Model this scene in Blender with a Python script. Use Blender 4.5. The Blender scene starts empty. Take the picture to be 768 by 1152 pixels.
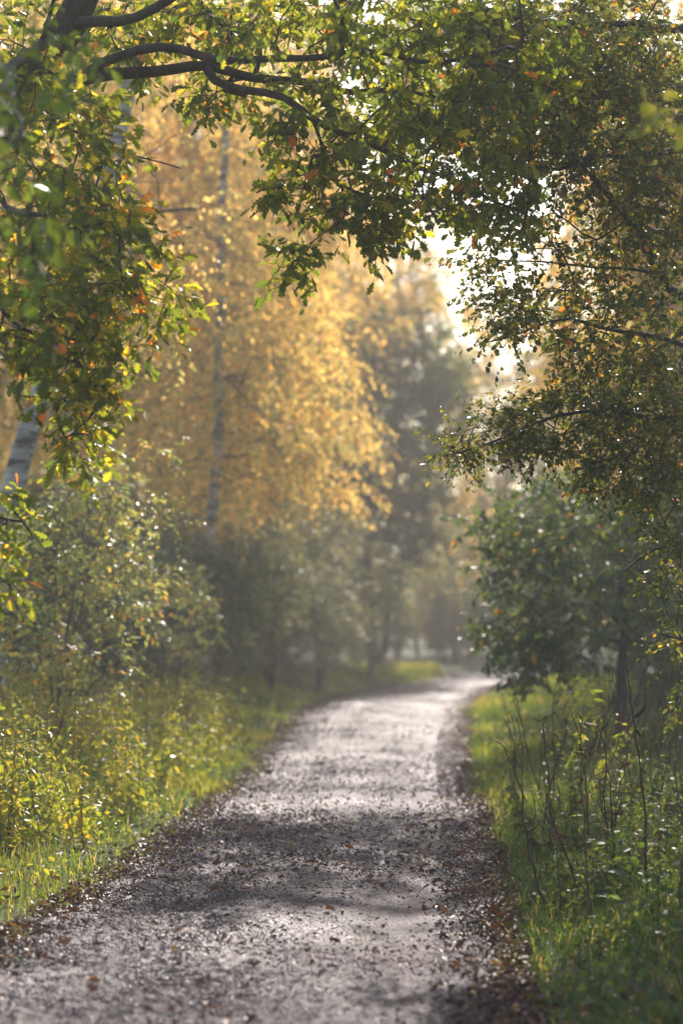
import bpy, math
import numpy as np

rng = np.random.default_rng(11)
F, EYE, CX, HY = 2100.0, 1.6, 384.0, 700.0
SUN_EL, SUN_AZ = 36.0, 8.0          # degrees; azimuth east of the viewing direction

scene = bpy.context.scene
col = scene.collection


def at(px, py, d):
    """a point of the place seen in the direction px, py at distance d"""
    return np.array([(px - CX) * d / F, d, EYE + (HY - py) * d / F])


def nrm(a):
    return a / (np.linalg.norm(a, axis=-1, keepdims=True) + 1e-9)


# ------------------------------------------------------------------ noise
_H = np.random.default_rng(3).random((256, 256))


def vnoise(x, y):
    xi = np.floor(x).astype(int); yi = np.floor(y).astype(int)
    fx = x - xi; fy = y - yi
    fx = fx * fx * (3 - 2 * fx); fy = fy * fy * (3 - 2 * fy)
    a = _H[xi & 255, yi & 255]; b = _H[(xi + 1) & 255, yi & 255]
    c = _H[xi & 255, (yi + 1) & 255]; d = _H[(xi + 1) & 255, (yi + 1) & 255]
    return (a * (1 - fx) + b * fx) * (1 - fy) + (c * (1 - fx) + d * fx) * fy - 0.5


# ------------------------------------------------------------------ mesh helpers
class MB:
    """collects polygons of any size and links them as one mesh object"""

    def __init__(self):
        self.v, self.f, self.t, self.n = [], [], [], 0

    def add(self, V, faces, tint=None):
        V = np.asarray(V, dtype=np.float64).reshape(-1, 3)
        if not isinstance(faces, list):
            faces = [faces]
        for fa in faces:
            self.f.append(np.asarray(fa, dtype=np.int64) + self.n)
        self.v.append(V)
        if tint is None:
            tint = np.full(len(V), 0.5)
        self.t.append(np.asarray(tint, dtype=np.float64))
        self.n += len(V)

    def build(self, name, mat, parent=None, origin=None, smooth=False):
        V = np.concatenate(self.v)
        if origin is not None:
            V = V - np.asarray(origin)
        me = bpy.data.meshes.new(name)
        loops = np.concatenate([f.ravel() for f in self.f])
        sizes = np.concatenate([np.full(f.shape[0], f.shape[1], dtype=np.int64) for f in self.f])
        starts = np.concatenate([[0], np.cumsum(sizes)[:-1]])
        me.vertices.add(len(V)); me.loops.add(len(loops)); me.polygons.add(len(sizes))
        me.vertices.foreach_set('co', V.astype(np.float32).ravel())
        me.loops.foreach_set('vertex_index', loops.astype(np.int32))
        me.polygons.foreach_set('loop_start', starts.astype(np.int32))
        if smooth:
            me.polygons.foreach_set('use_smooth', np.ones(len(sizes), dtype=bool))
        at_ = me.attributes.new('tint', 'FLOAT', 'POINT')
        at_.data.foreach_set('value', np.concatenate(self.t).astype(np.float32))
        me.update(calc_edges=True)
        me.materials.append(mat)
        o = bpy.data.objects.new(name, me)
        col.objects.link(o)
        if parent is not None:
            o.parent = parent
        return o


def tube(mb, P, R, sides=6, tint=0.5, cap=True):
    P = np.asarray(P, float); R = np.asarray(R, float)
    n = len(P)
    T = np.gradient(P, axis=0); T = nrm(T)
    ref = np.array([0.31, 0.17, 0.93]) if abs(T[:, 2]).mean() < 0.7 else np.array([0.95, 0.3, 0.05])
    A = nrm(np.cross(T, ref)); B = np.cross(T, A)
    ang = np.arange(sides) * 2 * math.pi / sides
    V = P[:, None, :] + R[:, None, None] * (np.cos(ang)[None, :, None] * A[:, None, :] + np.sin(ang)[None, :, None] * B[:, None, :])
    i = np.arange(n - 1)[:, None] * sides; j = np.arange(sides)[None, :]; k = (j + 1) % sides
    q = np.stack([i + j, i + k, i + sides + k, i + sides + j], -1).reshape(-1, 4)
    mb.add(V.reshape(-1, 3), q, np.full(n * sides, tint))


def prisms(mb, P0, P1, r0, r1, tint=0.5):
    """many thin three-sided twigs at once"""
    n = len(P0)
    if n == 0:
        return
    T = nrm(P1 - P0)
    A = nrm(np.cross(T, np.array([0.3, 0.2, 0.93]))); B = np.cross(T, A)
    V = np.empty((n, 6, 3))
    for k in range(3):
        c, s = math.cos(k * 2.094), math.sin(k * 2.094)
        V[:, k] = P0 + r0 * (c * A + s * B); V[:, 3 + k] = P1 + r1 * (c * A + s * B)
    b = np.arange(n)[:, None] * 6
    q = np.concatenate([b + np.array([k, (k + 1) % 3, 3 + (k + 1) % 3, 3 + k]) for k in range(3)])
    mb.add(V.reshape(-1, 3), q, np.full(n * 6, tint))


def _outline(half):
    up = [(u, v) for u, v in half]
    lo = [(u, -v) for u, v in half[1:-1]]
    uv = np.array(up + lo)
    m = len(half)
    top = list(range(m))
    bot = [0] + list(range(m, m + len(lo))) + [m - 1]
    return uv, np.array([top]), np.array([bot[::-1]])


LEAF = {
    'oak': _outline([(0, 0), (.14, .035), (.22, .15), (.30, .07), (.40, .26), (.50, .12), (.62, .33), (.73, .15), (.86, .22), (1, 0)]),
    'oval': _outline([(0, 0), (.2, .17), (.5, .27), (.8, .18), (1, 0)]),
    'round': _outline([(0, 0), (.18, .26), (.5, .38), (.82, .24), (1, 0)]),
    'haw': _outline([(0, 0), (.22, .12), (.5, .34), (.66, .22), (.85, .3), (1, 0)]),
    'long': _outline([(0, 0), (.3, .13), (.65, .11), (1, 0)]),
    'chip': _outline([(0, 0), (.5, .3), (1, 0)]),
}


def leaves(mb, kind, P, D, N, L, tint, fold=0.35, curl=0.25):
    """one bent leaf blade per row: base P, direction D, upper side N, length L"""
    uv, top, bot = LEAF[kind]
    n = len(P)
    if n == 0:
        return
    D = nrm(D); S = nrm(np.cross(D, N)); U = np.cross(S, D)
    fo = fold * (0.4 + 1.2 * rng.random(n)); cu = curl * (rng.random(n) * 2 - 0.5)
    wd = 0.8 + 0.4 * rng.random(n)
    u = uv[None, :, 0]; v = uv[None, :, 1] * wd[:, None]
    w = fo[:, None] * np.abs(v) - cu[:, None] * u * u
    V = P[:, None] + L[:, None, None] * (u[..., None] * D[:, None] + v[..., None] * S[:, None] + w[..., None] * U[:, None])
    b = np.arange(n)[:, None] * len(uv)
    mb.add(V.reshape(-1, 3), [b + top, b + bot], np.repeat(tint, len(uv)))


def spray(mbl, mbw, kind, tips, outd, k, length, m, leaf, tint, tspread=0.18, droop=0.25, spread=0.7, wr=0.0025,
          up=0.8, wild=0.7, ldroop=0.35, rest=None, restp=0.0):
    """k twiglets from every tip, m leaves along each"""
    n = len(tips)
    if n == 0:
        return
    P0 = np.repeat(tips, k, 0); O = np.repeat(outd, k, 0)
    G = rng.normal(size=P0.shape) * spread
    d = nrm(O + G + np.array([0, 0, -droop]))
    ln = length * (0.55 + 0.7 * rng.random(n * k))
    P1 = P0 + d * (ln * 0.5)[:, None]
    d2 = nrm(d + np.array([0, 0, -droop * 0.8]) + rng.normal(size=d.shape) * 0.15)
    P2 = P1 + d2 * (ln * 0.5)[:, None]
    if mbw is not None:
        prisms(mbw, P0, P1, wr * 1.5, wr); prisms(mbw, P1, P2, wr, wr * 0.5)
    ct = np.repeat(tint + rng.normal(size=n) * tspread * 0.6, k)
    t = (np.arange(m) + 0.6 + 0.5 * rng.random((n * k, m))) / m
    t = np.clip(t, 0.05, 1.0)
    B = np.where((t < 0.5)[..., None], P0[:, None] + (P1 - P0)[:, None] * (t * 2)[..., None],
                 P1[:, None] + (P2 - P1)[:, None] * (t * 2 - 1)[..., None]).reshape(-1, 3)
    dd = np.repeat(d2, m, 0)
    side = nrm(np.cross(dd, np.array([0.05, 0.02, 1.0])))
    sg = np.tile(np.where(np.arange(m) % 2, 1.0, -1.0), n * k)[:, None]
    ld = nrm(dd * 0.55 + side * sg * 0.8 + rng.normal(size=dd.shape) * 0.38 + np.array([0, 0, -ldroop]))
    nr = rng.normal(size=dd.shape) * wild + np.array([0, 0, up])
    tt = np.clip(np.repeat(ct, m) + rng.normal(size=len(B)) * tspread, 0, 0.94)
    if restp > 0:
        odd = rng.random(len(B)) < restp
        tt[odd] = rest + 0.04 * rng.random(odd.sum())
    L = leaf * (0.42 + 0.85 * rng.random(len(B)))
    leaves(mbl, kind, B, ld, nr, L, tt)


def smooth_path(pts, step):
    P = np.asarray(pts, float)
    Q = np.concatenate([[2 * P[0] - P[1]], P, [2 * P[-1] - P[-2]]])
    out = []
    for i in range(1, len(Q) - 2):
        n = max(2, int(np.linalg.norm(Q[i + 1] - Q[i]) / step))
        t = np.linspace(0, 1, n, endpoint=False)[:, None]
        a, b, c, d = Q[i - 1], Q[i], Q[i + 1], Q[i + 2]
        out.append(0.5 * (2 * b + (c - a) * t + (2 * a - 5 * b + 4 * c - d) * t * t + (3 * b - a - 3 * c + d) * t ** 3))
    out.append(P[-1:])
    return np.concatenate(out)


class Skel:
    """a branching skeleton: traced limbs first, then twigs that reach out to points of the crown"""

    def __init__(self, cap=60000):
        self.p = np.zeros((cap, 3)); self.par = np.full(cap, -1); self.mr = np.zeros(cap); self.n = 0
        self.chains = []; self.w = np.zeros(cap); self.fixed = 0

    def limb(self, pts, r0, r1, step=0.12, attach=True, wob=0.0):
        pts = np.asarray(pts, float)
        start = -1
        if attach and self.n:
            start = int(np.argmin(np.linalg.norm(self.p[:self.n] - pts[0], axis=1)))
            pts = np.concatenate([self.p[start][None], pts[1:]]) if np.linalg.norm(self.p[start] - pts[0]) < 0.15 else np.concatenate([self.p[start][None], pts])
        P = smooth_path(pts, step)
        if wob:
            k = np.arange(len(P))
            P = P + wob * np.stack([np.sin(k * 0.9 + pts[0, 0] * 7), np.cos(k * 0.7 + pts[0, 1]), np.sin(k * 1.1 + 2)], 1) * np.minimum(1, k / 3)[:, None]
        R = np.linspace(r0, r1, len(P))
        ids = [] if start < 0 else [start]
        for i in range(len(P)):
            if i == 0 and start >= 0:
                continue
            j = self.n
            self.p[j] = P[i]; self.par[j] = ids[-1] if ids else -1; self.mr[j] = R[i]; self.n += 1
            ids.append(j)
        self.chains.append(ids)
        return len(self.chains) - 1

    def reach(self, A, seg=0.22, sag=0.12, jit=0.05, upw=0.3, lean=0.5, rmin=0.0, lo=0):
        A = np.asarray(A, float)
        if len(A) == 0:
            return np.zeros((0, 3)), np.zeros((0, 3))
        base = self.p[:self.n]
        dist = np.array([np.min(np.linalg.norm(base - a, axis=1)) for a in A])
        out_d = np.zeros_like(A)
        for i in np.argsort(dist):
            a = A[i]
            d = self.p[lo:self.n] - a
            ds = np.linalg.norm(d, axis=1) + upw * np.maximum(0, d[:, 2])
            idx = lo + int(np.argmin(ds))
            L = np.linalg.norm(self.p[idx] - a)
            for _ in range(int(lean * L / seg)):
                if self.par[idx] > lo:
                    idx = self.par[idx]
            p = self.p[idx].copy(); L = np.linalg.norm(a - p)
            m = max(1, int(math.ceil(L / seg)))
            t = np.linspace(0, 1, m + 1)[1:]
            side = rng.normal(size=3) * jit * L
            Q = p + (a - p) * t[:, None] + np.sin(t * math.pi)[:, None] * (side + np.array([0, 0, sag * L]))
            Q += rng.normal(size=Q.shape) * 0.018 * (t < 0.99)[:, None] * min(1, L)
            ids = [idx]
            for q in Q:
                j = self.n
                self.p[j] = q; self.par[j] = ids[-1]; self.mr[j] = rmin; self.n += 1; ids.append(j)
            self.w[ids[-1]] += 1
            self.chains.append(ids)
            out_d[i] = nrm(a - (Q[-2] if m > 1 else p))
        return A, out_d

    def radii(self, rt=0.004, ex=0.45, most=1.0):
        c = self.w[:self.n].copy()
        for j in range(self.n - 1, -1, -1):
            if self.par[j] >= 0:
                c[self.par[j]] += c[j]
        pipe = rt * np.maximum(c, 0.6) ** ex
        return np.where(self.mr[:self.n] > 0, self.mr[:self.n], np.minimum(pipe, most))

    def wood(self, which, r, mb, thin=4):
        for ci in which:
            ids = self.chains[ci]
            R = r[ids].copy()
            if len(ids) > 1 and ids[0] != 0:
                R[0] = min(R[0], R[1] * 1.25)
            mx = R.max()
            tube(mb, self.p[ids], R, 10 if mx > 0.08 else 7 if mx > 0.03 else thin)


# ------------------------------------------------------------------ the path's course
LE = np.array([(-2.9, -8), (-2.3, 0), (-2.0, 4), (-1.64, 8.96), (-1.46, 11.2), (-1.31, 12.9), (-1.16, 15.3), (-.96, 19.8), (-.85, 24), (-.78, 28), (-.6, 33.6), (-.1, 39.5), (.9, 45.5), (2.7, 52), (4.9, 57.5), (8.2, 61.5), (13, 64), (24, 66)])
RE = np.array([(-.45, -8), (.1, 0), (.42, 4), (.72, 8.96), (.88, 11.2), (.97, 12.9), (1.07, 15.3), (1.28, 19.8), (1.5, 24), (1.79, 28), (2.2, 33.6), (2.75, 38.8), (3.3, 43), (4.2, 48), (6.2, 52.2), (9.6, 55.3), (14, 57.5), (24, 60)])


def _dense(E, n=40):
    P = np.concatenate([E, np.zeros((len(E), 1))], 1)
    Q = np.concatenate([[2 * P[0] - P[1]], P, [2 * P[-1] - P[-2]]])
    out = []
    for i in range(1, len(Q) - 2):
        t = np.linspace(0, 1, n, endpoint=False)[:, None]
        a, b, c, d = Q[i - 1], Q[i], Q[i + 1], Q[i + 2]
        out.append(0.5 * (2 * b + (c - a) * t + (2 * a - 5 * b + 4 * c - d) * t * t + (3 * b - a - 3 * c + d) * t ** 3))
    out.append(P[-1:])
    return np.concatenate(out)[:, :2]


LD, RD = _dense(LE), _dense(RE)
CD = (LD + RD) / 2
HW = np.linalg.norm(RD - LD, axis=1) / 2
# the pairs are not square to the course where it bends: take the true half width there
TG = nrm(np.gradient(CD, axis=0)); CR = nrm(RD - LD)
HW = HW * np.abs(TG[:, 0] * CR[:, 1] - TG[:, 1] * CR[:, 0])
_C4, _H4, _T4 = CD[::4], HW[::4], TG[::4]


def edge_dist(x, y):
    """metres outside the path's edge (negative on the path), and the side (-1 left, +1 right)"""
    x = np.atleast_1d(x); y = np.atleast_1d(y)
    d = np.empty(len(x)); s = np.empty(len(x))
    for a in range(0, len(x), 20000):
        dx = x[a:a + 20000, None] - _C4[None, :, 0]; dy = y[a:a + 20000, None] - _C4[None, :, 1]
        q = dx * dx + dy * dy
        k = np.argmin(q, 1)
        r = np.arange(len(k))
        d[a:a + 20000] = np.sqrt(q[r, k]) - _H4[k]
        s[a:a + 20000] = np.sign(dx[r, k] * _T4[k, 1] - dy[r, k] * _T4[k, 0])
    return d, s


def ground_z(x, y):
    d, s = edge_dist(x, y)
    x = np.atleast_1d(x); y = np.atleast_1d(y)
    k = np.clip(d / 1.6, 0, 1); k = k * k * (3 - 2 * k)
    bank = np.where(s < 0, 0.20, 0.05)
    z = -0.03 + k * (0.03 + bank) + np.clip(d / 0.25, 0, 1) * 0.02
    z += np.clip(d, 0, 1) * (0.05 * vnoise(x * 1.3, y * 1.3) + 0.12 * vnoise(x * 0.3 + 7, y * 0.3))
    return z


# ------------------------------------------------------------------ materials
def new_mat(name):
    m = bpy.data.materials.new(name); m.use_nodes = True
    nt = m.node_tree; nt.nodes.clear()
    out = nt.nodes.new('ShaderNodeOutputMaterial')
    return m, nt, out


def nd(nt, kind, **kw):
    n = nt.nodes.new(kind)
    for k, v in kw.items():
        if k in n.inputs:
            n.inputs[k].default_value = v
        else:
            setattr(n, k, v)
    return n


def ramp(nt, stops):
    r = nt.nodes.new('ShaderNodeValToRGB')
    e = r.color_ramp.elements
    while len(e) < len(stops):
        e.new(0.5)
    for i, (p, c) in enumerate(stops):
        e[i].position = p; e[i].color = (*c, 1)
    return r


def leaf_mat(name, stops, rough=0.4, trans=0.5, spec=0.5, boost=1.6, blue=0.5):
    """colour by each leaf's own tint; light comes through the blade"""
    m, nt, out = new_mat(name)
    a = nd(nt, 'ShaderNodeAttribute', attribute_name='tint')
    r = ramp(nt, stops)
    nt.links.new(a.outputs['Fac'], r.inputs[0])
    p = nd(nt, 'ShaderNodeBsdfPrincipled', Roughness=rough)
    p.inputs['Specular IOR Level'].default_value = spec
    nt.links.new(r.outputs[0], p.inputs['Base Color'])
    t = nd(nt, 'ShaderNodeBsdfTranslucent')
    g = nd(nt, 'ShaderNodeMixRGB', blend_type='MULTIPLY'); g.inputs[0].default_value = 1
    g.inputs[2].default_value = (boost * 1.15, boost, boost * blue, 1)
    nt.links.new(r.outputs[0], g.inputs[1]); nt.links.new(g.outputs[0], t.inputs[0])
    mx = nd(nt, 'ShaderNodeMixShader'); mx.inputs[0].default_value = trans
    nt.links.new(p.outputs[0], mx.inputs[1]); nt.links.new(t.outputs[0], mx.inputs[2])
    nt.links.new(mx.outputs[0], out.inputs[0])
    return m


M = {}
M['oak_leaf'] = leaf_mat('oak leaves', [(0, (.030, .055, .010)), (.45, (.075, .098, .014)), (.72, (.17, .175, .018)), (.88, (.36, .27, .02)), (.96, (.42, .13, .02)), (1, (.22, .06, .015))], .38, .6, .5, 3.6)
M['haw_leaf'] = leaf_mat('hawthorn leaves', [(0, (.026, .042, .014)), (.5, (.06, .075, .016)), (.8, (.15, .14, .02)), (.95, (.26, .16, .02)), (1, (.3, .1, .02))], .33, .52, .6, 3.2)
M['dark_leaf'] = leaf_mat('dark green leaves', [(0, (.030, .056, .026)), (.6, (.065, .098, .028)), (.85, (.13, .15, .02)), (.95, (.42, .17, .02)), (1, (.42, .12, .02))], .50, .44, .5, 3.0)
M['gold_leaf'] = leaf_mat('golden birch leaves', [(0, (.11, .14, .025)), (.3, (.34, .31, .09)), (.55, (.55, .43, .12)), (.8, (.60, .42, .11)), (1, (.56, .32, .06))], .5, .62, .4, 2.2, .9)
M['brown_leaf'] = leaf_mat('rusty leaves', [(0, (.10, .09, .03)), (.5, (.20, .15, .04)), (1, (.32, .19, .04))], .5, .55, .4, 1.6)
M['green_leaf'] = leaf_mat('mid green leaves', [(0, (.03, .055, .018)), (.5, (.065, .10, .025)), (1, (.16, .16, .03))], .5, .5, .4, 2.6)
M['willow_leaf'] = leaf_mat('grey green leaves', [(0, (.08, .11, .07)), (.5, (.19, .22, .16)), (1, (.28, .28, .16))], .38, .5, .6, 1.6)
M['shine_leaf'] = leaf_mat('glossy leaves', [(0, (.035, .06, .02)), (.5, (.15, .185, .075)), (.85, (.28, .27, .08)), (1, (.4, .16, .02))], .36, .45, .9, 3.2)
M['weed_leaf'] = leaf_mat('weed leaves', [(0, (.06, .10, .015)), (.5, (.15, .19, .02)), (.8, (.28, .26, .03)), (1, (.36, .24, .05))], .36, .55, .5, 2.2)
M['dry_leaf'] = leaf_mat('fallen leaves', [(0, (.022, .013, .010)), (.4, (.07, .028, .018)), (.7, (.15, .055, .024)), (.92, (.24, .11, .03)), (1, (.40, .24, .04))], .5, .12, .3, 1.2)
M['grass'] = leaf_mat('grass blades', [(0, (.026, .054, .010)), (.5, (.066, .11, .015)), (.8, (.15, .18, .02)), (1, (.3, .24, .08))], .42, .5, .3, 3.0)
M['straw'] = leaf_mat('dry stems', [(0, (.06, .04, .022)), (.5, (.12, .08, .04)), (1, (.32, .24, .12))], .55, .2, .3, 1.2)


def bark_mat(name, c0, c1, scale, bump=0.4, rough=0.85, sq=(1, 1, .25)):
    m, nt, out = new_mat(name)
    tc = nd(nt, 'ShaderNodeTexCoord'); mp = nd(nt, 'ShaderNodeMapping')
    mp.inputs['Scale'].default_value = sq
    nt.links.new(tc.outputs['Object'], mp.inputs[0])
    nz = nd(nt, 'ShaderNodeTexNoise', Scale=scale, Detail=8.0, Roughness=0.65)
    nt.links.new(mp.outputs[0], nz.inputs['Vector'])
    r = ramp(nt, [(0.35, c0), (0.65, c1)])
    nt.links.new(nz.outputs['Fac'], r.inputs[0])
    p = nd(nt, 'ShaderNodeBsdfPrincipled', Roughness=rough)
    nt.links.new(r.outputs[0], p.inputs['Base Color'])
    b = nd(nt, 'ShaderNodeBump', Strength=bump, Distance=0.02)
    nt.links.new(nz.outputs['Fac'], b.inputs['Height']); nt.links.new(b.outputs[0], p.inputs['Normal'])
    nt.links.new(p.outputs[0], out.inputs[0])
    return m


M['oak_bark'] = bark_mat('oak bark', (.022, .017, .013), (.07, .055, .042), 22)
M['grey_bark'] = bark_mat('grey bark', (.035, .03, .025), (.10, .085, .07), 18)


def birch_mat():
    m, nt, out = new_mat('birch bark')
    tc = nd(nt, 'ShaderNodeTexCoord')
    mp = nd(nt, 'ShaderNodeMapping'); mp.inputs['Scale'].default_value = (1.6, 1.6, 7.0)
    nt.links.new(tc.outputs['Object'], mp.inputs[0])
    n1 = nd(nt, 'ShaderNodeTexNoise', Scale=1.6, Detail=5.0, Roughness=0.6)
    nt.links.new(mp.outputs[0], n1.inputs['Vector'])
    r1 = ramp(nt, [(0.40, (.045, .04, .037)), (0.47, (.30, .28, .25)), (0.62, (.54, .51, .47))])
    nt.links.new(n1.outputs['Fac'], r1.inputs[0])
    n2 = nd(nt, 'ShaderNodeTexNoise', Scale=3.0, Detail=6.0)
    nt.links.new(tc.outputs['Object'], n2.inputs['Vector'])
    r2 = ramp(nt, [(0.36, (.35, .32, .29)), (0.6, (1, 1, 1))])
    nt.links.new(n2.outputs['Fac'], r2.inputs[0])
    mx = nd(nt, 'ShaderNodeMixRGB', blend_type='MULTIPLY'); mx.inputs[0].default_value = 0.8
    nt.links.new(r1.outputs[0], mx.inputs[1]); nt.links.new(r2.outputs[0], mx.inputs[2])
    p = nd(nt, 'ShaderNodeBsdfPrincipled', Roughness=0.7)
    nt.links.new(mx.outputs[0], p.inputs['Base Color'])
    b = nd(nt, 'ShaderNodeBump', Strength=0.3, Distance=0.01)
    nt.links.new(n1.outputs['Fac'], b.inputs['Height']); nt.links.new(b.outputs[0], p.inputs['Normal'])
    nt.links.new(p.outputs[0], out.inputs[0])
    return m


M['birch_bark'] = birch_mat()


def soil_mat():
    m, nt, out = new_mat('woodland soil')
    tc = nd(nt, 'ShaderNodeTexCoord')
    n1 = nd(nt, 'ShaderNodeTexNoise', Scale=1.3, Detail=10.0, Roughness=0.7)
    n2 = nd(nt, 'ShaderNodeTexNoise', Scale=35.0, Detail=6.0)
    for n in (n1, n2):
        nt.links.new(tc.outputs['Object'], n.inputs['Vector'])
    r = ramp(nt, [(0.3, (.03, .024, .014)), (0.5, (.045, .06, .018)), (0.7, (.06, .085, .02))])
    nt.links.new(n1.outputs['Fac'], r.inputs[0])
    p = nd(nt, 'ShaderNodeBsdfPrincipled', Roughness=0.9)
    nt.links.new(r.outputs[0], p.inputs['Base Color'])
    b = nd(nt, 'ShaderNodeBump', Strength=0.8, Distance=0.03)
    nt.links.new(n2.outputs['Fac'], b.inputs['Height']); nt.links.new(b.outputs[0], p.inputs['Normal'])
    nt.links.new(p.outputs[0], out.inputs[0])
    return m


def path_mat():
    m, nt, out = new_mat('wet gravel')
    tc = nd(nt, 'ShaderNodeTexCoord')
    big = nd(nt, 'ShaderNodeTexNoise', Scale=0.9, Detail=6.0, Roughness=0.6)
    mid = nd(nt, 'ShaderNodeTexNoise', Scale=26.0, Detail=8.0, Roughness=0.7)
    fine = nd(nt, 'ShaderNodeTexVoronoi', Scale=75.0)
    for n in (big, mid, fine):
        nt.links.new(tc.outputs['Object'], n.inputs['Vector'])
    r = ramp(nt, [(0.34, (.016, .008, .010)), (0.5, (.048, .027, .034)), (0.68, (.115, .070, .086))])
    nt.links.new(mid.outputs['Fac'], r.inputs[0])
    p = nd(nt, 'ShaderNodeBsdfPrincipled')
    p.inputs['Specular IOR Level'].default_value = 0.21
    nt.links.new(r.outputs[0], p.inputs['Base Color'])
    rr = nd(nt, 'ShaderNodeMapRange'); rr.inputs['From Min'].default_value = 0.35; rr.inputs['From Max'].default_value = 0.65
    rr.inputs['To Min'].default_value = 0.38; rr.inputs['To Max'].default_value = 0.66
    nt.links.new(big.outputs['Fac'], rr.inputs[0]); nt.links.new(rr.outputs[0], p.inputs['Roughness'])
    b1 = nd(nt, 'ShaderNodeBump', Strength=1.0, Distance=0.02)
    b2 = nd(nt, 'ShaderNodeBump', Strength=0.9, Distance=0.009)
    nt.links.new(mid.outputs['Fac'], b1.inputs['Height']); nt.links.new(fine.outputs['Distance'], b2.inputs['Height'])
    nt.links.new(b1.outputs[0], b2.inputs['Normal']); nt.links.new(b2.outputs[0], p.inputs['Normal'])
    nt.links.new(p.outputs[0], out.inputs[0])
    return m


def stone_mat():
    m, nt, out = new_mat('wet stones')
    a = nd(nt, 'ShaderNodeAttribute', attribute_name='tint')
    r = ramp(nt, [(0, (.018, .013, .014)), (.6, (.048, .028, .033)), (1, (.15, .105, .118))])
    nt.links.new(a.outputs['Fac'], r.inputs[0])
    p = nd(nt, 'ShaderNodeBsdfPrincipled', Roughness=0.34)
    nt.links.new(r.outputs[0], p.inputs['Base Color']); nt.links.new(p.outputs[0], out.inputs[0])
    return m


M['soil'], M['path'], M['stone'] = soil_mat(), path_mat(), stone_mat()


# ------------------------------------------------------------------ things
def thing(name, label, cat, loc, rz=0.0, group=None, sc=1.0):
    o = bpy.data.objects.new(name, None); col.objects.link(o)
    o.location = tuple(float(c) for c in loc); o.rotation_euler = (0, 0, rz); o.scale = (sc, sc, sc)
    o.empty_display_size = 0.3
    o['label'] = label; o['category'] = cat
    if group:
        o['group'] = group
    return o


def dup(root, loc, rz, sc, label=None, group=None, tilt=(0, 0)):
    r = root.copy(); col.objects.link(r)
    r.location = tuple(float(c) for c in loc); r.rotation_euler = (tilt[0], tilt[1], rz); r.scale = (sc, sc, sc) if np.isscalar(sc) else sc
    if label:
        r['label'] = label
    if group:
        r['group'] = group
    for ch in list(root.children):
        c = ch.copy(); col.objects.link(c); c.parent = r
        for g in list(ch.children):
            d = g.copy(); col.objects.link(d); d.parent = c
    return r


def on_ground(x, y):
    return np.array([x, y, float(ground_z(np.array([x]), np.array([y]))[0])])


# ------------------------------------------------------------------ ground and path
def axis(lo, hi, fine_lo, fine_hi, step, far):
    a = np.arange(fine_lo, fine_hi + step / 2, step)
    left = fine_lo - np.cumsum(step * 1.35 ** np.arange(1, far)); right = fine_hi + np.cumsum(step * 1.35 ** np.arange(1, far))
    return np.concatenate([left[left > lo][::-1], a, right[right < hi]])


def build_ground():
    xs = axis(-600, 600, -9, 12, 0.22, 40); ys = axis(-600, 900, -10, 72, 0.3, 40)
    X, Y = np.meshgrid(xs, ys)
    Z = ground_z(X.ravel(), Y.ravel())
    V = np.stack([X.ravel(), Y.ravel(), Z], 1)
    nx, ny = len(xs), len(ys)
    i = (np.arange(ny - 1)[:, None] * nx + np.arange(nx - 1)[None]).ravel()
    mb = MB(); mb.add(V, np.stack([i, i + 1, i + nx + 1, i + nx], 1))
    o = mb.build('ground', M['soil'], smooth=True); o['kind'] = 'structure'
    s = np.cumsum(np.concatenate([[0], np.linalg.norm(np.diff(CD, axis=0), axis=1)]))
    s0 = np.interp(5.5, CD[:, 1], s); s1 = np.interp(21, CD[:, 1], s); s2 = np.interp(36, CD[:, 1], s)
    S = np.concatenate([np.arange(0, s0, 0.15), np.arange(s0, s1, 0.014), np.arange(s1, s2, 0.04), np.arange(s2, s[-1], 0.15)])
    lx = np.stack([np.interp(S, s, LD[:, 0]), np.interp(S, s, LD[:, 1])], 1)
    rx = np.stack([np.interp(S, s, RD[:, 0]), np.interp(S, s, RD[:, 1])], 1)
    nc = 170
    t = np.linspace(-0.03, 1.03, nc)
    P = lx[:, None] * (1 - t)[None, :, None] + rx[:, None] * t[None, :, None]
    # ragged edges
    wig = 0.22 * vnoise(S * .9, S * 0 + 3.3) + 0.14 * vnoise(S * 3.3, S * 0 + 9)
    wig2 = 0.22 * vnoise(S * .9, S * 0 + 33.3) + 0.14 * vnoise(S * 3.6, S * 0 + 19)
    cr = nrm(rx - lx)
    wig = wig - .10; wig2 = wig2 - .10
    P = P - cr[:, None] * (wig[:, None] * (1 - t)[None] + wig2[:, None] * t[None])[..., None]
    x, y = P[..., 0], P[..., 1]
    u = np.clip(t, 0, 1)[None]
    z = 0.012 + 0.035 * (1 - (2 * u - 1) ** 2)                      # a slight crown
    z = z - 0.014 * np.exp(-((u - 0.27) / 0.10) ** 2) - 0.020 * np.exp(-((u - 0.80) / 0.10) ** 2)   # wheel ruts
    nz = (0.018 * vnoise(x * 2.2, y * 1.6) + 0.010 * vnoise(x * 9, y * 7) + 0.020 * vnoise(x * 27 + 5, y * 24)
          + 0.020 * np.abs(vnoise(x * 50, y * 42)) + 0.012 * vnoise(x * 80 + 3, y * 66))
    rough = np.clip(1.1 + 1.3 * vnoise(x * 1.1 + 40, y * 0.5), 0.6, 1.6)
    rut = 1 - 0.55 * np.exp(-((u - 0.82) / 0.09) ** 2)
    z = z + nz * rough * rut
    z = np.where((t[None] < 0) | (t[None] > 1), -0.045, z)
    V = np.stack([x, y, z], -1).reshape(-1, 3)
    i = (np.arange(len(S) - 1)[:, None] * nc + np.arange(nc - 1)[None]).ravel()
    mb = MB(); mb.add(V, np.stack([i, i + 1, i + nc + 1, i + nc], 1))
    o = mb.build('path', M['path'], smooth=True); o['kind'] = 'structure'


build_ground()


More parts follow.
